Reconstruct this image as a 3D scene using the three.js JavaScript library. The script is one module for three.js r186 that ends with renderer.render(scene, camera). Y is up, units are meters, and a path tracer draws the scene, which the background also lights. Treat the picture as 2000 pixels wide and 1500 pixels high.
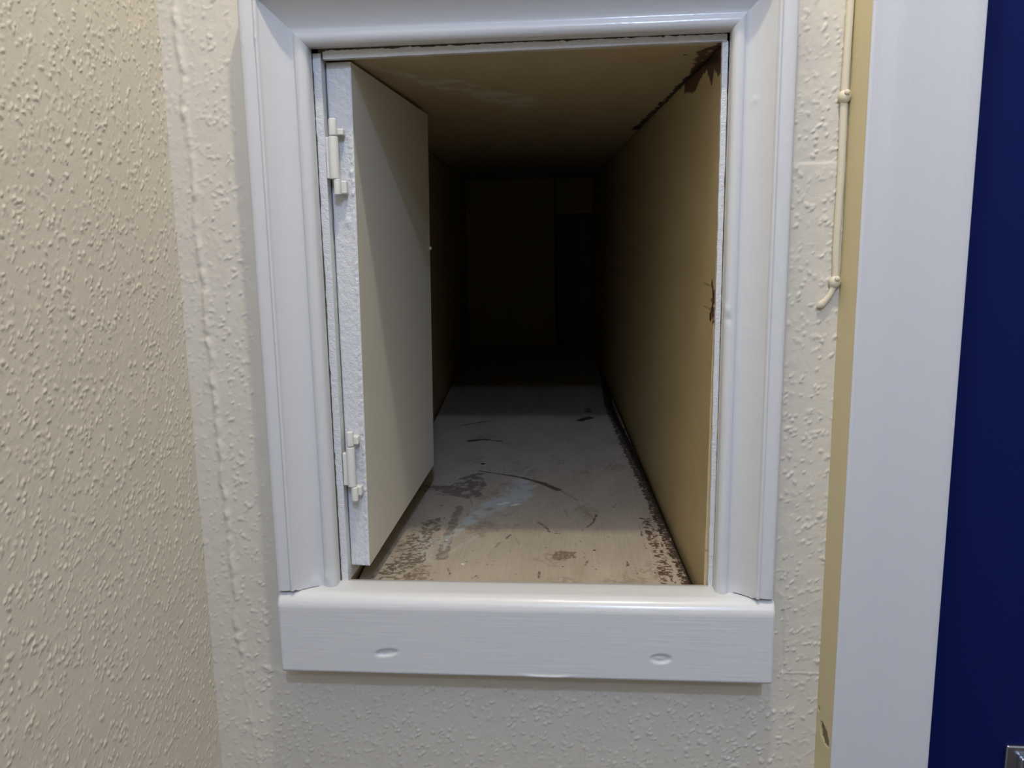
import * as THREE from 'three';
import { RoundedBoxGeometry } from 'three/addons/geometries/RoundedBoxGeometry.js';
import { mergeGeometries, mergeVertices, toCreasedNormals } from 'three/addons/utils/BufferGeometryUtils.js';

// ------------------------------------------------------------------ camera, lights, exposure
const H = 1.36;                                   // height of the lens above the room's floor; the hatch wall is the plane z = 0
const scene = new THREE.Scene();
scene.background = new THREE.Color(0x000000);
const camera = new THREE.PerspectiveCamera(2 * Math.atan(750 / 1601.6) * 180 / Math.PI, 4 / 3, 0.01, 20);
camera.position.set(0, H, 0.52);
camera.rotation.order = 'YXZ';
camera.rotation.set(-0.17376, 0.084045, -0.016489);
scene.add(camera);
const renderer = new THREE.WebGLRenderer({ antialias: true });
renderer.toneMapping = THREE.LinearToneMapping;
renderer.toneMappingExposure = 0.175;
renderer.shadowMap.enabled = true;
// three bare ceiling bulbs of the hall: a warm one close to the hatch wall, two cool ones further back
const LAMPS = [
  { p: [0.045, H + 0.85, 0.304], color: [1.0, 0.91, 0.73], power: 6.3, size: 0.018, label: 'bare warm white bulb hanging close above the hatch wall' },
  { p: [0.17, H + 0.90, 1.258], color: [0.50, 0.65, 1.0], power: 8.4, size: 0.024, label: 'bare cool white bulb hanging mid hall behind the warm bulb' },
  { p: [0.20, H + 0.90, 1.745], color: [0.50, 0.65, 1.0], power: 5.0, size: 0.024, label: 'bare cool white bulb hanging farthest from the hatch wall' },
];

// ------------------------------------------------------------------ small tools
let seed = 12345;
const rnd = () => { seed = (seed * 1664525 + 1013904223) >>> 0; return seed / 4294967296; };
const rr = (a, b) => a + (b - a) * rnd();
const clamp = (x, a = 0, b = 1) => Math.min(b, Math.max(a, x));
const sstep = (a, b, x) => { const t = clamp((x - a) / (b - a)); return t * t * (3 - 2 * t); };
const hash = (i, j, k = 0) => { let h = (i * 374761393 + j * 668265263 + k * 2147483647) | 0; h = Math.imul(h ^ (h >>> 13), 1274126177); h ^= h >>> 16; return (h >>> 0) / 4294967296; };
function vnoise(x, y, k = 0) {
  const i = Math.floor(x), j = Math.floor(y), fx = x - i, fy = y - j, u = fx * fx * (3 - 2 * fx), v = fy * fy * (3 - 2 * fy);
  return (hash(i, j, k) * (1 - u) + hash(i + 1, j, k) * u) * (1 - v) + (hash(i, j + 1, k) * (1 - u) + hash(i + 1, j + 1, k) * u) * v;
}
const fbm = (x, y, k = 0, o = 4) => { let s = 0, a = 0.5, t = 0; for (let i = 0; i < o; i++) { s += a * vnoise(x, y, k + i * 7); t += a; a *= 0.5; x *= 2.03; y *= 2.03; } return s / t; };
const used = new Map();
function numbered(name) { const n = used.get(name) || 0; used.set(name, n + 1); return n ? name + '_' + String(n).padStart(3, '0') : name; }
function tag(o, label, category, group, kind) {
  if (label) o.userData.label = label; if (category) o.userData.category = category;
  if (group) o.userData.group = group; if (kind) o.userData.kind = kind; return o;
}
function thing(name, base, label, category, group, kind) {
  const g = new THREE.Group(); g.name = numbered(name); g.position.set(...base); scene.add(g);
  return tag(g, label, category, group, kind);
}
// geometry is written in wall coordinates (y counted from the lens height); it is moved into the frame of its parent here
function part(name, geo, mat, parent, label) {
  const m = new THREE.Mesh(geo, mat); m.name = name; m.castShadow = m.receiveShadow = true;
  const w = new THREE.Vector3(); let p = parent; while (p && p !== scene) { w.add(p.position); p = p.parent; }
  geo.translate(-w.x, H - w.y, -w.z);
  parent.add(m); if (label) m.userData.label = label; return m;
}
const V = (x, y, z) => new THREE.Vector3(x, y, z);
function box(x0, x1, y0, y1, z0, z1, r = 0) {
  const g = r ? new RoundedBoxGeometry(x1 - x0, y1 - y0, z1 - z0, 3, r) : new THREE.BoxGeometry(x1 - x0, y1 - y0, z1 - z0);
  g.translate((x0 + x1) / 2, (y0 + y1) / 2, (z0 + z1) / 2); return g;
}
// grid of points pos(i, j) -> [x,y,z]; uv(i,j) optional; skip(i,j) optional
function grid(nu, nv, pos, uv, skip, col) {
  const P = new Float32Array((nu + 1) * (nv + 1) * 3), U = new Float32Array((nu + 1) * (nv + 1) * 2), C = col ? new Float32Array(P.length) : null, I = [];
  for (let j = 0; j <= nv; j++) for (let i = 0; i <= nu; i++) {
    const k = j * (nu + 1) + i, p = pos(i, j), q = uv ? uv(i, j, p) : [i / nu, j / nv];
    P[3 * k] = p[0]; P[3 * k + 1] = p[1]; P[3 * k + 2] = p[2]; U[2 * k] = q[0]; U[2 * k + 1] = q[1];
    if (C) { const c = col(i, j, p); C[3 * k] = c[0]; C[3 * k + 1] = c[1]; C[3 * k + 2] = c[2]; }
    if (i < nu && j < nv && !(skip && skip(i, j, p))) { const a = k, b = k + 1, c = k + nu + 2, d = k + nu + 1; I.push(a, b, c, a, c, d); }
  }
  const g = new THREE.BufferGeometry();
  g.setAttribute('position', new THREE.BufferAttribute(P, 3)); g.setAttribute('uv', new THREE.BufferAttribute(U, 2));
  if (C) g.setAttribute('color', new THREE.BufferAttribute(C, 3));
  g.setIndex(I); g.computeVertexNormals(); return g;
}
// a profile swept along a run of n stations; pos(t, u, h) gives the point; caps close the ends
function sweep(profile, n, pos, capped = true) {
  const m = profile.length - 1;
  const body = grid(m, n, (i, j) => pos(j / n, profile[i][0], profile[i][1]), (i, j, p) => [p[0] * 1, p[1] * 1]);
  if (!capped) return body;
  const tri = THREE.ShapeUtils.triangulateShape(profile.map(p => new THREE.Vector2(p[0], p[1])), []);
  const gs = [body];
  for (const t of [0, 1]) {
    const P = [], U = [];
    for (const f of tri) for (const k of (t ? f : [f[0], f[2], f[1]])) { const q = pos(t, profile[k][0], profile[k][1]); P.push(...q); U.push(q[0], q[2]); }
    const g = new THREE.BufferGeometry(); g.setAttribute('position', new THREE.Float32BufferAttribute(P, 3)); g.setAttribute('uv', new THREE.Float32BufferAttribute(U, 2));
    g.setIndex([...Array(P.length / 3).keys()]); g.computeVertexNormals(); gs.push(g);
  }
  return mergeGeometries(gs);
}
// a board given by the quad of its visible face (a,b,c,d counter-clockwise seen from the open side) and a thickness vector
function board(a, b, c, d, t, uvOf, n = 24) {
  const L = (p, q, s) => p.map((x, k) => x + (q[k] - x) * s);
  const bil = (s, r) => L(L(a, b, s), L(d, c, s), r);
  const gs = [grid(n, n, (i, j) => bil(i / n, j / n), (i, j, p) => uvOf ? uvOf(p) : [p[0], p[1]])];
  const o = [a, b, c, d].map(p => p.map((x, k) => x + t[k])), f = [a, b, c, d];
  const quad = (p, q, r, s) => grid(1, 1, (i, j) => (j ? [s, r] : [p, q])[i], (i, j, w) => uvOf ? uvOf(w) : [w[0], w[1]]);
  gs.push(quad(o[1], o[0], o[3], o[2]));
  for (let k = 0; k < 4; k++) gs.push(quad(f[k], o[k], o[(k + 1) % 4], f[(k + 1) % 4]));
  return mergeGeometries(gs);
}
// ------------------------------------------------------------------ computed surfaces (all lengths in millimetres)
const srgb = (r, g, b) => [r, g, b];
class Paint {                                     // a sheet of colour with ragged marks laid on it
  constructor(x0, x1, y0, y1, w, h, base) {
    Object.assign(this, { x0, x1, y0, y1, w, h }); this.d = new Float32Array(w * h * 3);
    for (let j = 0; j < h; j++) for (let i = 0; i < w; i++) { const c = base(...this.at(i, j)); this.d.set(c, (j * w + i) * 3); }
  }
  at(i, j) { return [this.x0 + (this.x1 - this.x0) * (i + 0.5) / this.w, this.y0 + (this.y1 - this.y0) * (j + 0.5) / this.h]; }
  mark(pts, o) {                                  // o: closed, width (half, mm; a number or [start,end]), color, alpha, rag, ragScale, soft, holes
    const { closed = false, width = 1, color, alpha = 1, rag = 1, ragScale = 0.25, soft = 0.6, holes = 0, holeScale = 0.3, k = 1 } = o;
    const wid = t => Array.isArray(width) ? width[0] + (width[1] - width[0]) * t : width, wm = Math.max(...[].concat(width)) + rag * 1.5 + soft;
    const xs = pts.map(p => p[0]), ys = pts.map(p => p[1]);
    const sx = this.w / (this.x1 - this.x0), sy = this.h / (this.y1 - this.y0);
    const i0 = Math.max(0, Math.floor((Math.min(...xs) - wm - this.x0) * sx)), i1 = Math.min(this.w - 1, Math.ceil((Math.max(...xs) + wm - this.x0) * sx));
    let ja = (Math.min(...ys) - wm - this.y0) * sy, jb = (Math.max(...ys) + wm - this.y0) * sy; if (ja > jb) [ja, jb] = [jb, ja];
    const j0 = Math.max(0, Math.floor(ja)), j1 = Math.min(this.h - 1, Math.ceil(jb));
    for (let j = j0; j <= j1; j++) for (let i = i0; i <= i1; i++) {
      const [x, y] = this.at(i, j); let best = 1e9, inside = false;
      const n = pts.length;
      for (let a = 0; a < (closed ? n : n - 1) || (n === 1 && a === 0); a++) {
        const p = pts[a], q = pts[(a + 1) % n], dx = q[0] - p[0], dy = q[1] - p[1], l = dx * dx + dy * dy;
        const t = l ? clamp(((x - p[0]) * dx + (y - p[1]) * dy) / l) : 0, d = Math.hypot(x - p[0] - t * dx, y - p[1] - t * dy);
        const dd = closed ? d : d - wid((a + t) / Math.max(1, n - 1));
        if (dd < best) best = dd;
        if (closed && (p[1] > y) !== (q[1] > y) && x < dx * (y - p[1]) / (q[1] - p[1]) + p[0]) inside = !inside;
        if (n === 1) break;
      }
      if (closed && inside) best = -best;
      best += (fbm(x * ragScale, y * ragScale, 11 * k) - 0.5) * 3 * rag;
      let a = alpha * (1 - sstep(-soft, soft, best));
      if (holes) a *= sstep(holes - 0.13, holes + 0.13, fbm(x * holeScale, y * holeScale, 29 * k));
      if (a <= 0) continue;
      const m = (j * this.w + i) * 3; for (let c = 0; c < 3; c++) this.d[m + c] += (color[c] - this.d[m + c]) * a;
    }
    return this;
  }
  texture() {
    const u = new Uint8Array(this.w * this.h * 4);
    for (let i = 0; i < this.w * this.h; i++) { for (let c = 0; c < 3; c++) u[4 * i + c] = clamp(this.d[3 * i + c], 0, 255); u[4 * i + 3] = 255; }
    const t = new THREE.DataTexture(u, this.w, this.h); t.magFilter = THREE.LinearFilter; t.minFilter = THREE.LinearMipmapLinearFilter; t.generateMipmaps = true;
    t.colorSpace = THREE.SRGBColorSpace; t.needsUpdate = true; return t;
  }
  uv(x, y) { return [(x - this.x0) / (this.x1 - this.x0), (y - this.y0) / (this.y1 - this.y0)]; }
}
function greyTexture(w, h, fn, wrap = true) {
  const u = new Uint8Array(w * h * 4);
  for (let j = 0; j < h; j++) for (let i = 0; i < w; i++) { const v = clamp(fn(i, j) * 255, 0, 255), k = 4 * (j * w + i); u[k] = u[k + 1] = u[k + 2] = v; u[k + 3] = 255; }
  const t = new THREE.DataTexture(u, w, h); t.magFilter = THREE.LinearFilter; t.minFilter = THREE.LinearMipmapLinearFilter; t.generateMipmaps = true;
  if (wrap) t.wrapS = t.wrapT = THREE.RepeatWrapping; t.needsUpdate = true; return t;
}
const periodic = (x, y, n, k, n2 = n) => { const i = Math.floor(x), j = Math.floor(y), fx = x - i, fy = y - j, u = fx * fx * (3 - 2 * fx), v = fy * fy * (3 - 2 * fy), m = a => ((a % n) + n) % n, w = a => ((a % n2) + n2) % n2; return (hash(m(i), w(j), k) * (1 - u) + hash(m(i + 1), w(j), k) * u) * (1 - v) + (hash(m(i), w(j + 1), k) * (1 - u) + hash(m(i + 1), w(j + 1), k) * u) * v; };
// brushed gloss paint: fine parallel brush lines, tile of 100 mm
const brushBump = dir => greyTexture(512, 512, (i, j) => { const a = dir ? j : i, b = dir ? i : j; return 0.55 * periodic(a / 512 * 160, b / 512 * 4, 160, 3, 4) + 0.25 * periodic(a / 512 * 64, b / 512 * 8, 64, 9, 8) + 0.2 * periodic(i / 512 * 32, j / 512 * 32, 32, 5); });
const bumpV = brushBump(0), bumpH = brushBump(1);
for (const t of [bumpV, bumpH]) t.repeat.set(10, 10);
const fineBump = greyTexture(512, 512, (i, j) => 0.5 * periodic(i / 512 * 128, j / 512 * 128, 128, 1) + 0.5 * periodic(i / 512 * 48, j / 512 * 48, 48, 2)); fineBump.repeat.set(12, 12);

// ------------------------------------------------------------------ materials
const std = (c, o = {}) => new THREE.MeshPhysicalMaterial({ color: new THREE.Color(c), roughness: 0.6, ...o });
const M = {
  gloss: std('#d6d6d6', { roughness: 0.22, bumpMap: bumpV, bumpScale: 0.00008 }),
  glossH: std('#d6d6d6', { roughness: 0.2, bumpMap: bumpH, bumpScale: 0.00006 }),
  glossEdge: std('#d8d8d8', { roughness: 0.34, bumpMap: fineBump, bumpScale: 0.0003 }),
  doorFace: std('#dcd9cc', { roughness: 0.42, bumpMap: bumpV, bumpScale: 0.00005 }),
  architrave: std('#d0d0d4', { roughness: 0.36, bumpMap: bumpV, bumpScale: 0.00006 }),
  cream: std('#d8cca4', { roughness: 0.45, vertexColors: true }),
  paper: std('#d8d0c0', { roughness: 0.62, bumpMap: fineBump, bumpScale: 0.00008 }),
  hinge: std('#e2e0d8', { roughness: 0.3 }),
  wire: std('#dbd0b8', { roughness: 0.5 }),
  blue: std('#0b184e', { roughness: 0.5, specularIntensity: 0.2 }),
  chrome: std('#b9c0cc', { metalness: 1, roughness: 0.28 }),
  ceiling: std('#e2ded4', { roughness: 0.9 }),
  carpet: std('#5a4a40', { roughness: 1 }),
  brass: std('#c8c0a8', { metalness: 0.6, roughness: 0.35 }),
  timber: std('#8c7658', { roughness: 0.9 }),
};

// ------------------------------------------------------------------ woodchip wallpaper: a height field of pressed chips
function chipField(w, h, step, perMm2, amp, opt = {}) {    // w,h,step in mm; amp(x,y) scales a chip's height, 0 leaves it out
  const nx = Math.round(w / step), ny = Math.round(h / step), f = new Float32Array((nx + 1) * (ny + 1));
  const [l0, l1] = opt.len || [1.6, 5], [w0, w1] = opt.wid || [0.9, 1.9], [h0, h1] = opt.hgt || [0.25, 0.75], wrap = opt.wrap;
  const n = Math.round(w * h * perMm2);
  for (let c = 0; c < n; c++) {
    const x = rr(0, w), y = rr(0, h), s = Math.pow(rnd(), 1.7), L = (l0 + (l1 - l0) * s) / 2, W = rr(w0, w1) / 2, hh = rr(h0, h1), an = (opt.angle ?? 0.9) + rr(-1, 1) * (opt.spread ?? 1.5), A = amp(x, y);
    const ca = Math.cos(an), sa = Math.sin(an), bend = rr(-0.12, 0.12), e = rr(1.6, 3.5);
    if (A <= 0.02) continue;
    const R = L + 1, ia = Math.floor((x - R) / step), ib = Math.ceil((x + R) / step), ja = Math.floor((y - R) / step), jb = Math.ceil((y + R) / step);
    for (let j = ja; j <= jb; j++) for (let i = ia; i <= ib; i++) {
      let ii = i, jj = j;
      if (wrap) { ii = ((i % nx) + nx) % nx; jj = ((j % ny) + ny) % ny; } else if (i < 0 || j < 0 || i > nx || j > ny) continue;
      const dx = i * step - x, dy = j * step - y, p = dx * ca + dy * sa, q = -dx * sa + dy * ca + bend * p * p;
      const d = Math.pow(Math.abs(p / L), e) + Math.pow(Math.abs(q / W), 2);
      if (d < 1.6) { const v = hh * A * (1 - sstep(0.1, 1.6, d)) * (0.85 + 0.3 * p / L), k = jj * (nx + 1) + ii; f[k] = Math.max(f[k], v) + 0.25 * Math.min(f[k], v); }
    }
  }
  return { f, nx, ny, step };
}
// plain tile of the same chips for the walls outside the close view (bump only)
const tile = chipField(250, 250, 250 / 512, 0.03, () => 1, { wrap: true });
const chipTile = greyTexture(512, 512, (i, j) => tile.f[j * (tile.nx + 1) + i] / 1.0);
chipTile.repeat.set(4, 4);
M.paperFar = std('#d8d0c0', { roughness: 0.62, bumpMap: chipTile, bumpScale: 0.0009 });

const YB = -0.47, YT = 0.23, STEP = 0.8;
const segDist = (x, y, a, b) => { const dx = b[0] - a[0], dy = b[1] - a[1], t = clamp(((x - a[0]) * dx + (y - a[1]) * dy) / (dx * dx + dy * dy)); return Math.hypot(x - a[0] - t * dx, y - a[1] - t * dy); };

// wall_left: comes towards the viewer along x = -0.26
const wallLeft = thing('wall_left', [-0.26, 0, 0], 'cream painted woodchip wallpaper wall running towards the viewer beside the hatch', 'wall', null, 'structure');
part('plaster', box(-0.36, -0.2606, -H, 2.4 - H, -0.1, 5.4), M.paperFar, wallLeft);
{
  const w = 330, h = (YT - YB) * 1000, F = chipField(w, h, STEP, 0.055, () => 1, { angle: 2.2, spread: 1.1, hgt: [0.15, 0.75], wid: [1.0, 1.9], len: [1.3, 4.2] });
  part('wallpaper', grid(F.nx, F.ny, (i, j) => { const z = 0.33 - i * STEP / 1000, y = YB + j * STEP / 1000; return [-0.26 + (F.f[j * (F.nx + 1) + i] + 0.5 * fbm(z * 40, y * 40, 3)) / 1000, y, z]; }, (i, j) => [i * STEP / 1000, j * STEP / 1000]), M.paper, wallLeft);
}
// wall_front: the wall with the hatch and the blue door
const wallFront = thing('wall_front', [0, 0, 0], 'grey cream woodchip wallpaper wall around the white hatch frame', 'wall', null, 'structure');
{
  const s = new THREE.Shape(); s.moveTo(-0.36, -H); s.lineTo(0.2, -H); s.lineTo(0.2, 0.69); s.lineTo(1.03, 0.69); s.lineTo(1.03, -H); s.lineTo(1.4, -H); s.lineTo(1.4, 1.04); s.lineTo(-0.36, 1.04); s.closePath();
  const q = new THREE.Path(); q.moveTo(-0.1705, -0.258); q.lineTo(-0.1705, 0.126); q.lineTo(0.0960, 0.126); q.lineTo(0.0960, -0.258); q.closePath(); s.holes.push(q);
  const g = new THREE.ExtrudeGeometry(s, { depth: 0.1, bevelEnabled: false }); g.translate(0, 0, -0.1006); part('plaster', g, M.paperFar, wallFront);
  const X0 = -0.2612, X1 = 0.1588, w = (X1 - X0) * 1000, h = (YT - YB) * 1000;
  const amp = (px, py) => {
    const x = X0 * 1000 + px, y = YB * 1000 + py; let a = 1.0;
    if (x < -235) a *= 0.45 + 0.35 * vnoise(y * 0.05, 3.3);
    if (x > -222 && x < -190 && y > -296) a *= 1 - sstep(-222, -208, x);
    if (x > 110 && x < 134 && y > -285) a *= sstep(124, 130, x);
    if (x > -215 && x < 130 && y < -280) a *= sstep(-286 - 8, -286 - 26, y) * (0.9 + 0.9 * vnoise(x * 0.02, y * 0.03, 8));
    if (x > 130) a *= 0.55 + 0.8 * vnoise(x * 0.06, y * 0.05, 4);
    return a;
  };
  const F = chipField(w, h, STEP, 0.042, amp, { len: [1.5, 4.6], wid: [1.1, 2.4], hgt: [0.12, 0.75], angle: 0.2, spread: 1.6 });
  const extra = (x, y) => {                        // seams and folds of the paper, mm
    let e = 0.7 * fbm(x * 0.05, y * 0.05, 6) + 0.25 * fbm(x * 0.2, y * 0.2, 16);
    const wob = 2.6 * (fbm(y * 0.07, 2.2, 5) - 0.5) * 2;
    const d = segDist(x + wob, y, [-250.5, 240], [-238.6, -282]); e += 1.25 * Math.exp(-Math.pow(d / 2.1, 2)) * (0.35 + 1.1 * vnoise(y * 0.22, 1, 9));       // overlap ridge beside the corner
    const d2 = segDist(x + wob, y, [-238.6, -282], [-226, -470]); e += 0.55 * Math.exp(-Math.pow(d2 / 1.5, 2)) * vnoise(y * 0.2, 4, 9);
    if (x < -205 && x > -236) e += 0.7 * Math.exp(-Math.pow((y + 293 + 6 * vnoise(x * 0.12, 1)) / 2.2, 2)) * vnoise(x * 0.2, 7);
    e += sstep(124, 133, x) * 0.45 * (1 - sstep(-0.5, 0.5, y - 42.4 - 0.5 * vnoise(x * 0.3, 2)));                                                                // horizontal paper joint
    if (x > 133) e += 0.5 * (1 - sstep(-0.7, 0.5, Math.abs(y + 287.5) - 0.4)) + (x > 128 && x < 134 ? 1.1 * Math.exp(-Math.pow(Math.hypot(x - 128, (y + 285)) / 3, 2)) : 0);
    if (y < -243 && y > -288 && x > 120) e -= 0.9 * (1 - sstep(-0.4, 0.4, Math.abs(x - (132.6 + 0.04 * (-243 - y))) - 0.8)) ;                              // slit in the paper beside the sill board
    return e;
  };
  part('wallpaper', grid(F.nx, F.ny, (i, j) => { const x = X0 * 1000 + i * STEP, y = YB * 1000 + j * STEP; return [x / 1000, y / 1000, (F.f[j * (F.nx + 1) + i] + extra(x, y)) / 1000]; }, (i, j) => [i * STEP / 1000, j * STEP / 1000],
    (i, j, p) => p[0] > -0.1705 && p[0] < 0.0955 && p[1] > -0.2575 && p[1] < 0.1255), M.paper, wallFront);
}
// the rest of the hall
for (const [n, g, m, l] of [
  ['wall_right', box(1.4, 1.5, -H, 1.04, -0.1, 5.4), M.paperFar, 'cream hall wall opposite the left woodchip wall'],
  ['wall_rear', box(-0.36, 1.5, -H, 1.04, 5.4, 5.5), M.paperFar, 'cream woodchip hall wall behind the viewer'],
  ['floor', box(-0.36, 1.5, -H - 0.1, -H, -0.1, 5.5), M.carpet, 'brown carpeted hall floor'],
  ['ceiling', box(-0.36, 1.5, 1.04, 1.14, -0.1, 5.5), M.ceiling, 'white hall ceiling above the bulbs']])
  { const t = thing(n, [0, 0, 0], l, n.split('_')[0], null, 'structure'); part('surface', g, m, t); }

// ------------------------------------------------------------------ the recess behind the hatch
const wood = (x, z, k, base, dev) => { const g = 0.7 * (fbm(x * 1.6, z * 0.04, k, 3) - 0.5), s = fbm(x * 0.05, z * 0.02, k + 3) - 0.5, q = vnoise(x * 2.2, z * 2.2, k + 5) - 0.5; const a = g * dev + s * dev * 0.8 + q * dev * 0.35; return base.map((c, i) => c + a * [1, 1, 1.05][i]); };
const DK = srgb(62, 46, 38), DK2 = srgb(40, 30, 26), MID = srgb(120, 102, 88), PALE = srgb(196, 206, 206);
const floorPaint = new Paint(-250, 110, -620, 10, 1024, 2048, (x, z) => wood(x, z, 1, srgb(176, 163, 144), 24));
{
  const P = floorPaint;
  for (let i = 0; i < 70; i++) { const x = rr(-165, 80), z = rr(-480, 0), a = rr(-0.5, 0.5), l = rr(3, 22); P.mark([[x, z], [x + l * Math.sin(a), z + l * Math.cos(a)]], { width: rr(0.15, 0.7), color: MID, alpha: rr(0.2, 0.6), rag: 0.6, ragScale: 0.8, holes: 0.4, k: 3 }); }
  for (let i = 0; i < 260; i++) { const x = rr(-165, 80), z = -Math.pow(rnd(), 1.3) * 400; P.mark([[x, z]], { width: rr(0.2, 0.75), color: rnd() < 0.85 ? DK : PALE, alpha: rr(0.3, 0.9), rag: 0.5, ragScale: 1.5, soft: 0.35, k: 5 }); }
  for (let i = 0; i < 44; i++) { const x = rr(-150, 60), z = rr(-460, -15), r = rr(4, 18); P.mark([[x - r, z], [x, z - r * 1.4], [x + r, z], [x, z + r]], { closed: true, color: i % 4 ? MID : srgb(196, 184, 168), alpha: 0.34, rag: 5, ragScale: 0.14, soft: 3, holes: 0.46, holeScale: 0.45, k: 7 + i }); }
  P.mark([[-128, -254], [-119, -280], [-101, -290], [-94, -247], [-93, -216], [-106, -208], [-123, -223], [-138, -222], [-149, -246]], { closed: true, color: srgb(110, 96, 88), alpha: 0.75, rag: 5, ragScale: 0.1, soft: 2, holes: 0.36, holeScale: 0.18 });
  P.mark([[-109, -187], [-109, -153], [-108, -123], [-107, -90], [-106, -69]], { width: [3, 4.5], color: srgb(120, 106, 92), alpha: 0.7, rag: 1.5, ragScale: 0.2, soft: 1, holes: 0.3 });
  P.mark([[-57, -296], [-44, -257], [-45, -217], [-66, -188], [-84, -161], [-101, -123], [-107, -84], [-112, -100], [-103, -154], [-90, -194], [-73, -240]], { closed: true, color: srgb(196, 206, 206), alpha: 0.62, rag: 3.5, ragScale: 0.14, soft: 2.5, holes: 0.4, holeScale: 0.11 });
  P.mark([[-57, -300], [-50, -312]], { width: 2, color: srgb(182, 196, 196), alpha: 0.5, rag: 1, soft: 1 });
  P.mark([[-106, -72], [-96, -92], [-84, -116]], { width: [1.5, 2.5], color: srgb(190, 194, 190), alpha: 0.35, rag: 1.2, soft: 1.2 });
  P.mark([[-125, -110], [-121, -80], [-116, -62]], { width: [7, 4], color: srgb(192, 194, 192), alpha: 0.4, rag: 3, soft: 2.5, holes: 0.35 });
  for (const [x, z] of [[-74, -195], [-69, -199], [-62, -192], [-59, -196]]) P.mark([[x, z], [x + 3.5, z - 1]], { width: 1.7, color: srgb(216, 224, 218), alpha: 0.95, rag: 1, ragScale: 0.6, soft: 0.4 });
  for (const [x, z] of [[-88, -58], [-108, -106]]) P.mark([[x, z]], { width: 1.2, color: srgb(232, 230, 222), rag: 0.6, soft: 0.3 });
  P.mark([[-104, -299], [-58, -277], [-37, -259], [-21, -238]], { width: [1.2, 3.6], color: srgb(88, 76, 66), alpha: 0.85, rag: 1.2, ragScale: 0.3, soft: 0.8, holes: 0.25 });
  P.mark([[-21, -238], [-2, -208]], { width: [1.5, 1], color: srgb(120, 106, 94), alpha: 0.5, rag: 1, soft: 0.8 });
  P.mark([[-104, -325]], { width: 2.6, color: DK2, rag: 0.7, soft: 0.4 });
  P.mark([[-130, -422], [-115, -429], [-94, -420]], { width: [4, 2], color: srgb(70, 60, 54), alpha: 0.85, rag: 2.4, soft: 1 });
  P.mark([[-150, -500], [-112, -530]], { width: 2, color: srgb(80, 70, 64), alpha: 0.7, rag: 1.6, soft: 1 });
  P.mark([[2, -530], [12, -545]], { width: 5.5, color: DK, alpha: 0.9, rag: 2.4, soft: 1 });
  P.mark([[12, -577], [11, -596]], { width: 4.0, color: DK, alpha: 0.7, rag: 3, soft: 1, holes: 0.3 });
  P.mark([[-23, -77], [-15, -88], [-3, -85], [-5, -73], [-21, -68]], { closed: true, color: srgb(112, 94, 76), alpha: 0.75, rag: 2.2, ragScale: 0.3, soft: 0.8, holes: 0.36, holeScale: 0.6 });
  P.mark([[-36, -150], [-29, -138], [-25, -126], [-16, -124]], { width: 0.7, color: DK, alpha: 0.7, rag: 1.2, ragScale: 0.7, holes: 0.35 });
  P.mark([[14, -170], [11, -151], [6, -140]], { width: 0.9, color: DK, alpha: 0.7, rag: 1, ragScale: 0.7, holes: 0.3 });
  P.mark([[11, -89]], { width: 1.1, color: DK2, rag: 0.5 });
  for (const [x, z] of [[30, -190], [-60, -110], [-66, -98], [4, -60], [-95, -40], [-30, -35], [35, -60], [50, -120], [-78, -33]]) P.mark([[x, z], [x + rr(-3, 3), z - rr(4, 12)]], { width: rr(0.4, 1), color: DK, alpha: 0.6, rag: 1, ragScale: 0.6, holes: 0.35 });
  // flaking dark strip along the right-hand panel
  P.mark([[34, -740], [43, -560], [55, -360], [63, -260], [69, -153], [73, -86], [78, -15]], { width: [5, 5.5], color: DK, alpha: 0.9, rag: 2.6, ragScale: 0.35, soft: 0.6, holes: 0.36, holeScale: 0.5, k: 2 });
  P.mark([[36, -740], [46, -560], [59, -360], [66, -260], [73, -153], [77, -86], [81, -15]], { width: [3, 3.4], color: DK2, alpha: 0.95, rag: 1.4, ragScale: 0.25, soft: 0.5, k: 4 });
  P.mark([[56, -160], [60, -100], [62, -20]], { width: [3, 6], color: srgb(84, 60, 46), alpha: 0.85, rag: 3, ragScale: 0.35, soft: 0.4, holes: 0.5, holeScale: 0.4, k: 6 });
  // ragged brown dirt patches at the front left of the floor
  P.mark([[-148, -12], [-145, -40], [-140, -64]], { width: [5, 3], color: srgb(92, 78, 66), alpha: 0.75, rag: 5, ragScale: 0.2, soft: 1.2, holes: 0.48, holeScale: 0.3, k: 8 });
  P.mark([[-136, -12], [-132, -60], [-130, -110], [-126, -150]], { width: [12, 9], color: srgb(96, 84, 70), alpha: 0.7, rag: 7, ragScale: 0.2, soft: 2, holes: 0.5, holeScale: 0.4, k: 9 });
  P.mark([[-120, -10], [-118, -50]], { width: [8, 5], color: srgb(96, 82, 66), alpha: 0.45, rag: 6, ragScale: 0.22, soft: 2, holes: 0.52, holeScale: 0.5, k: 12 });
}
const wallPaint = new Paint(-560, 20, -260, 150, 1024, 768, (z, y) => wood(y, z, 21, srgb(188, 170, 128), 14));
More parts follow.
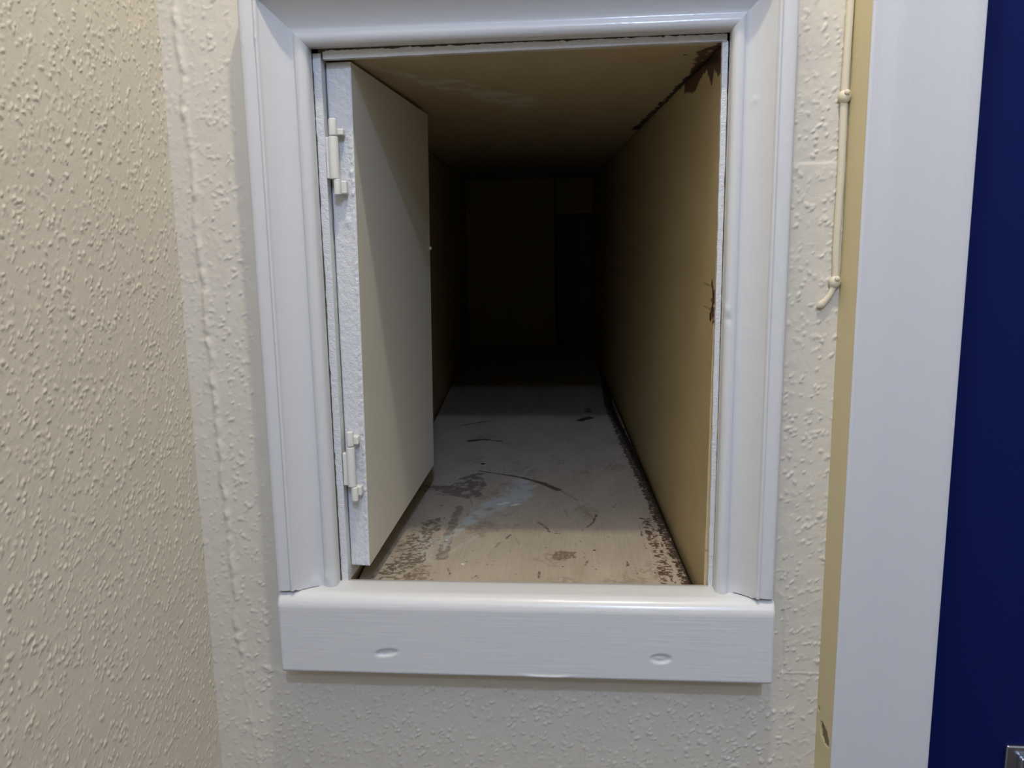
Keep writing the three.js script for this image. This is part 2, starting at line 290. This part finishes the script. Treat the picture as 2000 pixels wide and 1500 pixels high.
{
  const P = wallPaint;
  P.mark([[12, 112], [9, 97], [-18, 97], [-30, 104], [-35, 93], [-52, 107], [-79, 106], [-97, 101], [-138, 108], [-138, 125], [12, 125]], { closed: true, color: srgb(84, 56, 40), alpha: 0.95, rag: 1.6, ragScale: 0.25, soft: 0.4 });
  P.mark([[-20, 108], [-60, 114], [-140, 117], [-240, 118]], { width: [2, 1.6], color: DK2, alpha: 0.9, rag: 1.6, ragScale: 0.12, soft: 0.5, holes: 0.2, k: 3 });
  P.mark([[-14, -28], [-8, -36], [-9, -44], [-14, -51]], { width: [1.2, 2.8], color: srgb(52, 30, 20), alpha: 0.95, rag: 0.9, ragScale: 0.6, soft: 0.4 });
  for (const [z, y, r] of [[-4, -34.5, 1.9], [-5, -39.8, 2.3], [-4, -45, 1.5], [-5, -49, 1.6], [-4, -53, 1]]) P.mark([[z, y], [z - 3, y - 0.5]], { width: r, color: srgb(84, 44, 28), alpha: 0.95, rag: 0.7, ragScale: 0.8, soft: 0.35 });
  P.mark([[-8, -31], [-40, -30.4]], { width: 0.35, color: srgb(120, 100, 66), alpha: 0.7, rag: 0.4 }); P.mark([[-8, -46], [-38, -45.4]], { width: 0.35, color: srgb(120, 100, 66), alpha: 0.7, rag: 0.4 });
  for (let i = 0; i < 60; i++) P.mark([[rr(-420, -5), rr(-230, 100)]], { width: rr(0.2, 0.6), color: srgb(110, 92, 62), alpha: rr(0.2, 0.6), rag: 0.5, ragScale: 1 });
}
const ceilPaint = new Paint(-250, 110, -560, 20, 768, 1024, (x, z) => wood(x, z, 41, srgb(184, 166, 130), 14));
{
  const P = ceilPaint;
  P.mark([[-120, -55], [-111, -72], [-85, -96], [-68, -138], [-38, -177], [-33, -207], [-42, -242], [-60, -241], [-80, -180], [-101, -147], [-118, -105]], { closed: true, color: srgb(206, 214, 196), alpha: 0.65, rag: 4, ragScale: 0.1, soft: 3.5, holes: 0.38, holeScale: 0.08 });
  P.mark([[-139, -20], [-128, -50], [-116, -75]], { width: [4, 6], color: srgb(200, 204, 186), alpha: 0.4, rag: 3, soft: 2 });
  P.mark([[66, -31]], { width: 1.5, color: DK2, rag: 0.6, soft: 0.4 });
  P.mark([[73, -22], [78, -9], [92, 0], [96, -43], [96, -160], [77, -170], [78, -95]], { closed: true, color: srgb(80, 54, 40), alpha: 0.92, rag: 2.4, ragScale: 0.22, soft: 0.5, holes: 0.3, holeScale: 0.25 });
  P.mark([[84, -40], [80, -100], [76, -200], [62, -420]], { width: [3, 4], color: DK2, alpha: 0.9, rag: 2.4, ragScale: 0.1, soft: 0.6, holes: 0.25 });
  for (let i = 0; i < 30; i++) P.mark([[rr(-150, 80), rr(-300, -5)]], { width: rr(0.2, 0.6), color: srgb(110, 92, 70), alpha: rr(0.2, 0.6), rag: 0.5, ragScale: 1 });
}
const innerMat = (p, o = {}) => new THREE.MeshPhysicalMaterial({ map: p.texture(), roughness: 0.62, bumpMap: fineBump, bumpScale: 0.0001, ...o });
M.recFloor = innerMat(floorPaint, { roughness: 0.5 }); M.recWall = innerMat(wallPaint); M.recCeil = innerMat(ceilPaint);
M.recPlain = std('#bcaa80', { roughness: 0.7, bumpMap: fineBump, bumpScale: 0.0002 });
const ZB = -1.25, ZF = -0.005, FY = z => -0.240 - 0.0132 * z, CY = z => 0.1125 - 0.011 * z, LX = z => -0.1612 + 0.0635 * z, RX = (z, top) => (top ? 0.0858 : 0.0822) + 0.047 * z;
const rec = thing('recess_floor', [0, H - 0.25, -0.6], 'scuffed dusty wooden floor board of the dark recess behind the hatch', 'floor', null, 'structure');
part('floor_board', board([LX(ZF) + 0.0035, FY(ZF), ZF], [RX(ZF) - 0.0035, FY(ZF), ZF], [RX(ZB) - 0.0035, FY(ZB), ZB], [LX(ZB) + 0.0035, FY(ZB), ZB], [0, -0.012, 0], p => floorPaint.uv(p[0] * 1000, p[2] * 1000)), M.recFloor, rec);
part('subfloor', box(-0.29, 0.12, -0.285, -0.258, ZB - 0.04, -0.101), M.timber, rec);
part('subfloor', box(-0.1695, 0.0945, -0.285 + 0.03, -0.2535, -0.1, -0.004), M.timber, rec);
const rc = thing('recess_ceiling', [0, H + 0.12, -0.6], 'brown recess ceiling board with a pale paint smear', 'ceiling', null, 'structure');
part('ceiling_board', board([LX(ZB) - 0.01, CY(ZB), ZB], [RX(ZB, 1) - 0.0012, CY(ZB), ZB], [RX(ZF, 1) - 0.0012, CY(ZF), ZF], [LX(ZF), CY(ZF), ZF], [0, 0.008, 0], p => ceilPaint.uv(p[0] * 1000, p[2] * 1000)), M.recCeil, rc);
part('upper_board', box(-0.29, 0.12, 0.145, 0.165, ZB - 0.04, -0.101), M.timber, rc);
const rw = thing('recess_wall', [0.08, H - 0.25, -0.6], 'tan side panel of the recess with dark latch scars and peeling top edge', 'wall', null, 'structure');
part('side_panel', board([RX(ZF), -0.246, ZF], [RX(ZF, 1), 0.1135, ZF], [RX(ZB, 1), 0.127, ZB], [RX(ZB), -0.232, ZB], [0.0085, 0, 0], p => wallPaint.uv(p[2] * 1000, p[1] * 1000)), M.recWall, rw);
part('outer_panel', board([0.115, -0.29, -0.101], [0.115, 0.17, -0.101], [0.06, 0.17, ZB], [0.06, -0.29, ZB], [0.012, 0, 0]), M.timber, rw);
for (const [y, z, r] of [[-0.0395, -0.012, 0.0012], [-0.0345, -0.010, 0.0009], [-0.049, -0.011, 0.0009]]) { const g = new THREE.SphereGeometry(r, 10, 8); g.scale(0.5, 1, 1); g.translate(RX(z) + 0.0021, y, z); part('nail_head', g, std('#5a2f1c', { roughness: 0.8 }), rw, 'rusty brown nail stub'); }
const rl = thing('recess_wall', [-0.17, H - 0.25, -0.6], 'dark tan side panel of the recess behind the open hatch door', 'wall', null, 'structure');
part('side_panel', board([LX(ZB), -0.232, ZB], [LX(ZB), 0.124, ZB], [LX(ZF), 0.111, ZF], [LX(ZF), -0.246, ZF], [-0.0085, 0, 0]), M.recPlain, rl);
part('outer_panel', board([-0.26, -0.29, ZB], [-0.26, 0.17, ZB], [-0.19, 0.17, -0.101], [-0.19, -0.29, -0.101], [-0.012, 0, 0]), M.timber, rl);
const re = thing('recess_wall', [-0.1, H - 0.25, ZB], 'tan end panel closing the far end of the recess', 'wall', null, 'structure');
part('end_panel', box(-0.262, -0.054, -0.24, 0.135, ZB - 0.012, ZB + 0.004), M.recPlain, re);
part('block', box(-0.050, 0.034, 0.053, 0.135, ZB - 0.03, ZB - 0.002), M.recPlain, re);
part('backing', box(-0.34, 0.14, -0.34, 0.22, ZB - 0.36, ZB - 0.34), M.recPlain, re);

// ------------------------------------------------------------------ hatch frame
const OL = -0.1640, OR = 0.0882, OT = 0.1172, OB = -0.2297;
const frame = thing('wall_hatch', [-0.038, H - 0.284, 0], 'white framed wall hatch with its small door swung open into a dark recess', 'hatch', null, 'thing');
const prof = [];                                   // [outward from the opening, out of the wall] in mm
{
  prof.push([0.2, -0.2], [0, 1], [0, 3.5], [0, 6]);
  for (let a = 180; a >= 28; a -= 8) prof.push([4.6 + 4.6 * Math.cos(a * Math.PI / 180), 6.2 + 4.8 * Math.sin(a * Math.PI / 180)]);
  for (let t = 0.08; t < 1; t += 0.07) prof.push([9 + 15.6 * t, 8.2 + 11.6 * (0.35 * t + 0.65 * t * t)]);
  prof.push([24.9, 20.2], [25.3, 21.4], [25.9, 22], [26.6, 22.05], [27.2, 21.6], [27.6, 20.9], [28.2, 20.8], [29, 21.1], [31, 21.5], [33, 21.6], [34.6, 21.5], [35.9, 21.0], [36.8, 20], [37.1, 18.6], [37.2, 12], [37.2, 5], [37.2, -0.2]);
}
const lump = (a, b, k) => 0.16 * (fbm(a * 0.12, b * 0.08, k) - 0.5) + 0.10 * (fbm(a * 0.5, b * 0.3, k + 2) - 0.5);
function blobs(list) { return (s, u) => { let v = 0; for (const [s0, u0, r, h] of list) { const d = Math.hypot(s - s0, u - u0) / r; if (d < 2.5) v += h * Math.exp(-d * d * 1.4); } return v; }; }
const blL = blobs([[121, 27, 1.2, 0.9], [117, 34, 1, 0.6], [-60, 26.5, 0.9, 0.5], [-140, 33, 0.8, -0.4], [70, 8, 1, 0.4], [-222, 6, 4, 1], [-225, 14, 3.5, 1.1], [-226, 2, 3, 0.8]]);
const blR = blobs([[78, 15, 1.6, 0.6], [70, 25, 1, 0.5], [-44, 1, 3, 0.7], [-50, 3, 3, -0.6], [-225, 26, 2, 0.8], [105, 25, 0.9, 0.6], [-226, 6, 3, 0.7]]);
part('stile', sweep(prof, 240, (t, u, z) => {
  const top = OT * 1000 + u, bot = OB * 1000 + (u > 24 ? 2.6 : u > 12 ? 1.5 : 0) , y = bot + (top - bot) * t;
  return [(OL * 1000 - u - 0.4 * (1 - t) * (u > 20 ? 1 : 0)) / 1000, y / 1000, (z + (z > 0 ? lump(y, u, 3) + blL(y, u) : 0)) / 1000];
}), M.gloss, frame);
part('stile', sweep([...prof].reverse(), 240, (t, u, z) => {
  const top = OT * 1000 + 0.8 + u, bot = OB * 1000 + (u > 24 ? 2.6 : u > 12 ? 1.5 : 0) + 0.8, y = bot + (top - bot) * t;
  return [(OR * 1000 + u * 0.94 - 0.9 * (1 - t)) / 1000, y / 1000, (z + (z > 0 ? lump(y, u, 13) + blR(y, u) : 0)) / 1000];
}), M.gloss, frame);
part('head_rail', sweep([...prof].reverse(), 200, (t, u, z) => {
  const x0 = OL * 1000 - u, x1 = OR * 1000 + u * 0.94, x = x0 + (x1 - x0) * t;
  return [x / 1000, (OT * 1000 + u + 0.8 * t) / 1000, (z + (z > 0 ? lump(x, u, 23) : 0)) / 1000];
}), M.glossH, frame);
// lining: the thin painted edge inside the moulding, with a ragged crack between the two
function ragged(a, b, n, amp, k) { const o = []; for (let i = 0; i <= n; i++) { const t = i / n; o.push([a[0] + (b[0] - a[0]) * t, a[1] + (b[1] - a[1]) * t, amp * (fbm(t * n * 0.45, 1.5, k, 3) - 0.5) * 2]); } return o; }
{
  const mk = (pts, z0, z1) => { const s = new THREE.Shape(pts.map(p => new THREE.Vector2(p[0], p[1]))); const g = new THREE.ExtrudeGeometry(s, { depth: z1 - z0 - 0.0008, bevelEnabled: true, bevelThickness: 0.0004, bevelSize: 0.0003, bevelSegments: 2 }); g.translate(0, 0, z0 + 0.0004); return g; };
  const topEdge = ragged([0.0868, 0.1176], [-0.1572, 0.1161], 220, 0.0011, 5).map(p => [p[0], p[1] + p[2]]);
  const topLow = ragged([-0.1572, 0.1117], [0.0868, 0.1140], 60, 0.00025, 8).map(p => [p[0], p[1] + p[2]]);
  part('lining', mk([...topEdge, ...topLow], -0.0052, -0.0005), M.glossEdge, frame);
  const lOut = ragged([-0.1640, 0.1148], [-0.1636, -0.2300], 180, 0.0007, 15).map(p => [p[0] + p[2] + 0.0004, p[1]]);
  const lIn = ragged([-0.1592, -0.2300], [-0.1590, 0.1148], 60, 0.0003, 18).map(p => [p[0] + p[2], p[1]]);
  part('lining', mk([...lOut, ...lIn], -0.030, -0.0005), M.glossEdge, frame);
  const rIn = ragged([0.0846, 0.1136], [0.0846, -0.2290], 140, 0.00035, 25).map(p => [p[0] + p[2], p[1]]);
  const rOut = ragged([0.0874, -0.2290], [0.0876, 0.1136], 140, 0.0003, 28).map(p => [p[0] + p[2], p[1]]);
  part('lining', mk([...rIn, ...rOut], -0.0050, -0.0005), M.glossEdge, frame);
}
// sill board with a rounded top nose, two filled screw holes and a paint run on the lower edge
{
  const p = [], T = -228.8, B = -283.6, ZF2 = 24.5, R = 9.5;
  p.push([B + 0.2, 0], [B, 2], [B, 12], [B, 22.6], [B + 0.5, 23.9], [B + 1.4, 24.4]);
  for (let y = B + 2; y < T - R - 1.2; y += 0.8) p.push([y, ZF2]);
  for (let a = 0; a <= 90; a += 5) p.push([T - R + R * Math.sin(a * Math.PI / 180), ZF2 - R + R * Math.cos(a * Math.PI / 180)]);
  p.push([T, 11], [T + 0.1, 6], [T + 0.1, 0.5], [T - 0.4, -4], [T - 2, -4.2]);
  const X0 = -200.6, X1 = 122.6, n = 404;
  const dent = (x, y) => {
    let d = 0.05 * (fbm(x * 0.03, y * 0.35, 51) - 0.5) + 0.025 * (fbm(x * 0.02, y * 1.2, 57) - 0.5);
    const e1 = Math.pow((x + 128.2) / 6.5, 2) + Math.pow((y + 268.0 - 0.12 * (x + 128)) / 2.2, 2); d -= 1.7 * Math.exp(-e1 * e1) * (0.7 + 0.6 * vnoise(x * 0.5, y * 0.5, 5));
    const e2 = Math.pow((x - 51.4) / 6.4, 2) + Math.pow((y + 267.6) / 2.9, 2); d -= 1.15 * Math.exp(-Math.pow(e2, 3)); d += 0.6 * Math.exp(-Math.pow(Math.hypot((x - 50) / 3.6, (y + 267.4) / 1.4), 2));
    d += 0.8 * Math.exp(-Math.pow((x + 22) / 15, 4)) * Math.exp(-Math.pow((y + 281.6 + 0.6 * Math.cos((x + 22) / 8)) / 0.7, 2));
    return d;
  };
  const end = [[B, 0], [T, 0]];
  part('sill_board', sweep(p, n, (t, y, z) => {
    const x = X0 + (X1 - X0) * t + (t > 0.5 ? -1 : 1) * 0.55 * sstep(T, B, y) * (1 - sstep(0, 0.01, Math.min(t, 1 - t)));
    const rnd3 = Math.min(x - X0, X1 - x), rz = rnd3 < 2 ? 1.2 * Math.pow(1 - rnd3 / 2, 2) : 0;
    return [x / 1000, (y + 0.6 * t * (y > -250 ? 1 : 0.4)) / 1000, (z - (z > 12 ? rz : 0) + (z > 5 ? dent(x, y) : 0)) / 1000];
  }), M.glossH, frame);
}

// ------------------------------------------------------------------ hatch door, swung open into the recess
{
  // corners: front edge (hinge side) and far edge
  const fb = [[-0.1582, -0.2200, -0.008], [-0.1454, -0.2207, -0.008]], ft = [[-0.1578, 0.1108, -0.008], [-0.1420, 0.1110, -0.008]];
  const bb = [[-0.1540, -0.2090, -0.225], [-0.1385, -0.2090, -0.225]], bt = [[-0.1490, 0.1100, -0.225], [-0.1335, 0.1100, -0.225]];
  const L = (p, q, s) => p.map((x, k) => x + (q[k] - x) * s), uv = p => [p[2], p[1]];
  const q4 = (a, b, c, d, n, m) => grid(n, m, (i, j) => L(L(a, b, i / n), L(d, c, i / n), j / m), (i, j, p) => uv(p));
  const hd = part('door', mergeGeometries([q4(fb[1], bb[1], bt[1], ft[1], 20, 30), q4(bb[0], fb[0], ft[0], bt[0], 4, 4), q4(ft[0], ft[1], bt[1], bt[0], 2, 4), q4(bb[0], bb[1], fb[1], fb[0], 2, 4), q4(bb[1], bb[0], bt[0], bt[1], 2, 4)]), M.doorFace, frame, 'small cream white door swung open inwards');
  // thickly painted hinge edge
  part('painted_edge', grid(34, 420, (i, j) => {
    const s = i / 34, t = j / 420, p = L(L(fb[0], fb[1], s), L(ft[0], ft[1], s), t), y = p[1] * 1000, x = s * 15;
    const rim = Math.exp(-Math.pow((x - 13.6) / 1.5, 2)), e = sstep(0, 0.06, s) * (1 - sstep(0.94, 1, s)) * sstep(0, 0.004, t) * (1 - sstep(0.996, 1, t));
    let z = 0.35 + rim * (1.1 * fbm(x * 0.6, y * 0.5, 61) - 0.2) + 0.5 * (fbm(x * 0.5, y * 0.35, 66) - 0.5) + 0.9 * Math.exp(-Math.pow(Math.hypot(x - 13, y - 44) / 1.3, 2)) + 0.9 * Math.exp(-Math.pow(Math.hypot(x - 9.5, (y - 13) / 1.2) / 2.4, 2)) + 0.7 * Math.exp(-Math.pow(Math.hypot(x - 13.5, y - 31) / 1.1, 2));
    return [p[0], p[1], p[2] + e * Math.max(0.05, z) / 1000];
  }, (i, j, p) => [p[0], p[1]]), M.glossEdge, hd, 'thickly painted white hinge edge');
  const cg = new THREE.SphereGeometry(0.0022, 14, 10); cg.scale(0.9, 0.8, 1); cg.translate(-0.1352, -0.006, -0.2235); part('catch', cg, M.hinge, hd, 'painted catch stud on the free edge');
  const cg2 = box(-0.1385, -0.1362, -0.052, -0.030, -0.2258, -0.2228, 0.0008); part('catch', cg2, M.hinge, hd, 'painted catch plate on the free edge');
  // two painted lift-off hinges
  const hinge = (y0, x, flip) => {
    const cyl = (r, h, yy, xx = 0, zz = 0) => { const c = new THREE.LatheGeometry([[0, 0], [r * 0.75, 0], [r, 0.0006], [r, h - 0.0006], [r * 0.75, h], [0, h]].map(p => new THREE.Vector2(...p)), 20); c.translate(x + xx, y0 + yy, 0.0002 + zz); return c; };
    const gs = flip ? [cyl(0.0029, 0.0276, 0.0098, -0.0004), cyl(0.0024, 0.0100, 0.0378, -0.0002, 0.0004), cyl(0.0023, 0.0098, 0, 0.0012, 0.0004),
      box(x, x + 0.0048, y0 + 0.0385, y0 + 0.0440, -0.0066, -0.001, 0.0008), box(x + 0.001, x + 0.0054, y0 + 0.003, y0 + 0.0098, -0.0066, -0.001, 0.001), box(x - 0.0062, x, y0 + 0.0105, y0 + 0.0330, -0.004, 0.0004, 0.0008)]
      : [cyl(0.0031, 0.0262, 0.0096), cyl(0.0026, 0.0104, 0.0360, 0.0003, 0.0004), cyl(0.0023, 0.0098, 0, 0.0014, 0.0004),
      box(x, x + 0.0062, y0 + 0.0365, y0 + 0.0405, -0.0064, -0.001, 0.0008), box(x + 0.001, x + 0.0066, y0 + 0.0005, y0 + 0.0088, -0.0066, -0.001, 0.001), box(x - 0.0052, x, y0 + 0.010, y0 + 0.0355, -0.004, 0.0002, 0.0008)];
    part('hinge', mergeGeometries(gs.map(q => q.index ? q.toNonIndexed() : q)), M.hinge, hd, 'white painted lift-off hinge');
  };
  hinge(0.0298, -0.1533, false); hinge(-0.1712, -0.1521, true);
}

// ------------------------------------------------------------------ door trim, bell wire and the blue door
const trim = thing('trim_1', [0.19, 0, 0], 'white painted door architrave with a cream painted side edge', 'door trim', null, 'structure');
{
  const p = [[160.0, 27.6], [160.5, 28.2], [161.4, 28.5]];
  for (let x = 162; x < 219; x += 1.5) { const s = (x - 162) / 57; p.push([x, 28.5 + 0.55 * Math.exp(-Math.pow((s - 0.25) / 0.12, 2)) - 0.35 * Math.exp(-Math.pow((s - 0.62) / 0.2, 2)) + 0.25 * Math.exp(-Math.pow((s - 0.93) / 0.05, 2))]); }
  p.push([219.6, 28.4], [220.4, 27.9], [220.8, 27], [220.9, 20], [220.9, -20], [200, -20], [200, 1], [160.0, 1]);
  const bl = blobs([[75, 163, 1.2, 0.5], [38, 163.5, 1.3, 0.55], [110, 165, 0.9, 0.4], [82, 185, 1, -0.35], [-250, 190, 1, 0.3], [62, 218, 1.2, 0.4], [-160, 164, 1, 0.4]]);
  part('architrave', sweep([...p].reverse(), 500, (t, u, z) => { const y = -1360 + 2060 * t; return [u / 1000, y / 1000, (z + (z > 25 ? 0.25 * (fbm(u * 0.3, y * 0.01, 71) - 0.5) + bl(y, u) : 0)) / 1000]; }), M.architrave, trim);
  // cream side, with bare wood where the paint has been knocked off
  const chip = (y, z) => { const d1 = Math.hypot((z - 16 + (y + 322) * 0.5) / 8, (y + 322) / 6.5) + 0.5 * (fbm(y * 0.35, z * 0.35, 81) - 0.5), d2 = Math.hypot((z - 4.5) / 2, (y + 311) / 2.2) + 0.6 * (fbm(y * 0.5, z * 0.5, 83) - 0.5); return Math.max(1 - sstep(0.75, 0.95, d1), 0.8 * (1 - sstep(0.6, 0.9, d2))); };
  part('side_edge', grid(28, 1060, (i, j) => { const z = -0.2 + 28 * i / 28, y = -470 + 700 * j / 1060; return [Math.min(159.92, 158.0 + 2.0 * i / 28 + 1.6 * chip(y, z)) / 1000, y / 1000, z / 1000]; }, null, null,
    (i, j, q) => { const c = chip(q[1] * 1000, q[2] * 1000), n = fbm(q[1] * 500, q[2] * 900, 85); const w = [0.10 + 0.25 * n, 0.07 + 0.18 * n, 0.06 + 0.15 * n]; return w.map(v => 1 + (v - 1) * c); }), M.cream, trim, 'cream painted side of the architrave');
  for (const [a, b] of [[-1360, -470], [230, 700]]) part('side_edge', grid(1, 1, (i, j) => [(158 + 2 * i) / 1000, (a + (b - a) * j) / 1000, 0.0278 * i], null, null, () => [1, 1, 1]), M.cream, trim, 'cream painted side of the architrave');
  part('jamb', box(0.2, 0.232, -H, 0.69, -0.1, -0.0201), M.architrave, trim);
}
const wirePts = [[0.1560, 0.24], [0.1556, 0.132], [0.1549, 0.080], [0.1552, 0.038], [0.1547, -0.010], [0.1549, -0.027], [0.1530, -0.0345], [0.1490, -0.0405], [0.1448, -0.0438]];
const wire = thing('bell_wire', [0.155, H - 0.044, 0], 'thin cream painted bell wire running down beside the architrave', 'wire');
{
  const c = new THREE.CatmullRomCurve3(wirePts.map((p, i) => V(p[0], p[1], i > 5 ? 0.0030 : 0.0026)));
  const n = 160, k = 16, fr = c.computeFrenetFrames(n, false);
  const g = grid(k, n, (i, j) => { const t = j / n, q = c.getPointAt(t), a = -i / k * Math.PI * 2, tail = sstep(0.87, 0.98, t), T = c.getTangentAt(t), N = V(0, 0, 1), S = V().crossVectors(T, N).normalize(); const rx = 0.00215 - 0.0004 * tail + 0.0006 * sstep(0.97, 0.99, t), rz = 0.0015; const e = (j === 0 || j === n) ? 0.02 : 1; return [q.x + S.x * Math.cos(a) * rx * e, q.y + S.y * Math.cos(a) * rx * e, q.z + Math.sin(a) * rz * e]; });
  part('cable', g, M.wire, wire);
  void fr;
}
for (const [y, x, l] of [[0.0795, 0.1549, 'upper painted cable clip pinning the bell wire'], [-0.0285, 0.1548, 'lower painted cable clip where the bell wire bends away']]) {
  const t = thing('cable_clip', [x, H + y, 0.003], l, 'cable clip', 'cable clips on the bell wire');
  const s = new THREE.SphereGeometry(1, 20, 14); s.scale(0.0036, 0.0040, 0.0034); s.translate(x, y, 0.0026); part('saddle', s, M.wire, t);
  const nl = new THREE.SphereGeometry(0.0017, 14, 10); nl.scale(1, 1, 0.7); nl.translate(x + 0.0006, y + 0.0022, 0.0058); part('nail', nl, M.wire, t);
}
const door = thing('door_1', [0.6, 0, -0.04], 'dark navy blue panelled door beyond the white architrave', 'door', null, 'structure');
part('leaf', box(0.2345, 1.0, -H + 0.008, 0.66, -0.06, -0.02, 0.002), M.blue, door);
for (const [x0, x1, y0, y1] of [[0.36, 0.60, -0.22, 0.55], [0.64, 0.88, -0.22, 0.55], [0.36, 0.60, -1.15, -0.52], [0.64, 0.88, -1.15, -0.52]]) part('panel', box(x0, x1, y0, y1, -0.022, -0.012, 0.004), M.blue, door);
part('jamb', box(1.005, 1.03, -H, 0.69, -0.1, 0), M.architrave, door); part('jamb', box(0.232, 1.005, 0.665, 0.69, -0.1, 0), M.architrave, door); part('backing', box(0.2, 1.03, -H, 0.69, -0.13, -0.101), M.timber, door);
{
  const pl = part('letter_plate', box(0.2915, 0.545, -0.40, -0.3475, -0.0205, -0.0165, 0.0015), M.chrome, door, 'dull chrome letter plate');
  part('letter_flap', box(0.2990, 0.5375, -0.392, -0.3535, -0.0166, -0.0115, 0.0018), M.chrome, pl, 'chrome letter flap');
}

// ------------------------------------------------------------------ the hall's ceiling bulbs (above the picture)
for (const { p, color, power, size, label } of LAMPS) {
  const t = thing('ceiling_bulb', [p[0], 2.4, p[2]], label, 'lamp', 'bare ceiling bulbs'), y = p[1] - H;
  const L = (pts) => { const g = new THREE.LatheGeometry(pts.map(q => new THREE.Vector2(...q)), 28); g.translate(p[0], 0, p[2]); return g; };
  part('ceiling_rose', L([[0, 1.02], [0.03, 1.02], [0.045, 1.03], [0.047, 1.0399], [0, 1.0399]]), M.ceiling, t);
  part('flex', L([[0, y + 0.07], [0.003, y + 0.07], [0.003, 1.021], [0, 1.021]]), M.ceiling, t);
  part('holder', L([[0, y + size], [0.014, y + size], [0.016, y + 0.06], [0.008, y + 0.078], [0, y + 0.078]]), M.ceiling, t);
  const c = new THREE.Color().setRGB(...color);
  const g = new THREE.SphereGeometry(size, 28, 20); g.scale(1, 1.12, 1); g.translate(p[0], y, p[2]);
  const b = part('glass_bulb', g, new THREE.MeshStandardMaterial({ color: 0xffffff, roughness: 0.4, emissive: c, emissiveIntensity: power * 60 }), t); b.castShadow = false;
  const l = new THREE.PointLight(c, power, 0, 2); l.position.set(0, y + H - 2.4, 0); l.castShadow = true; l.shadow.radius = size / 0.02; l.shadow.bias = -0.0005; l.shadow.mapSize.set(2048, 2048); t.add(l);
}
renderer.render(scene, camera);
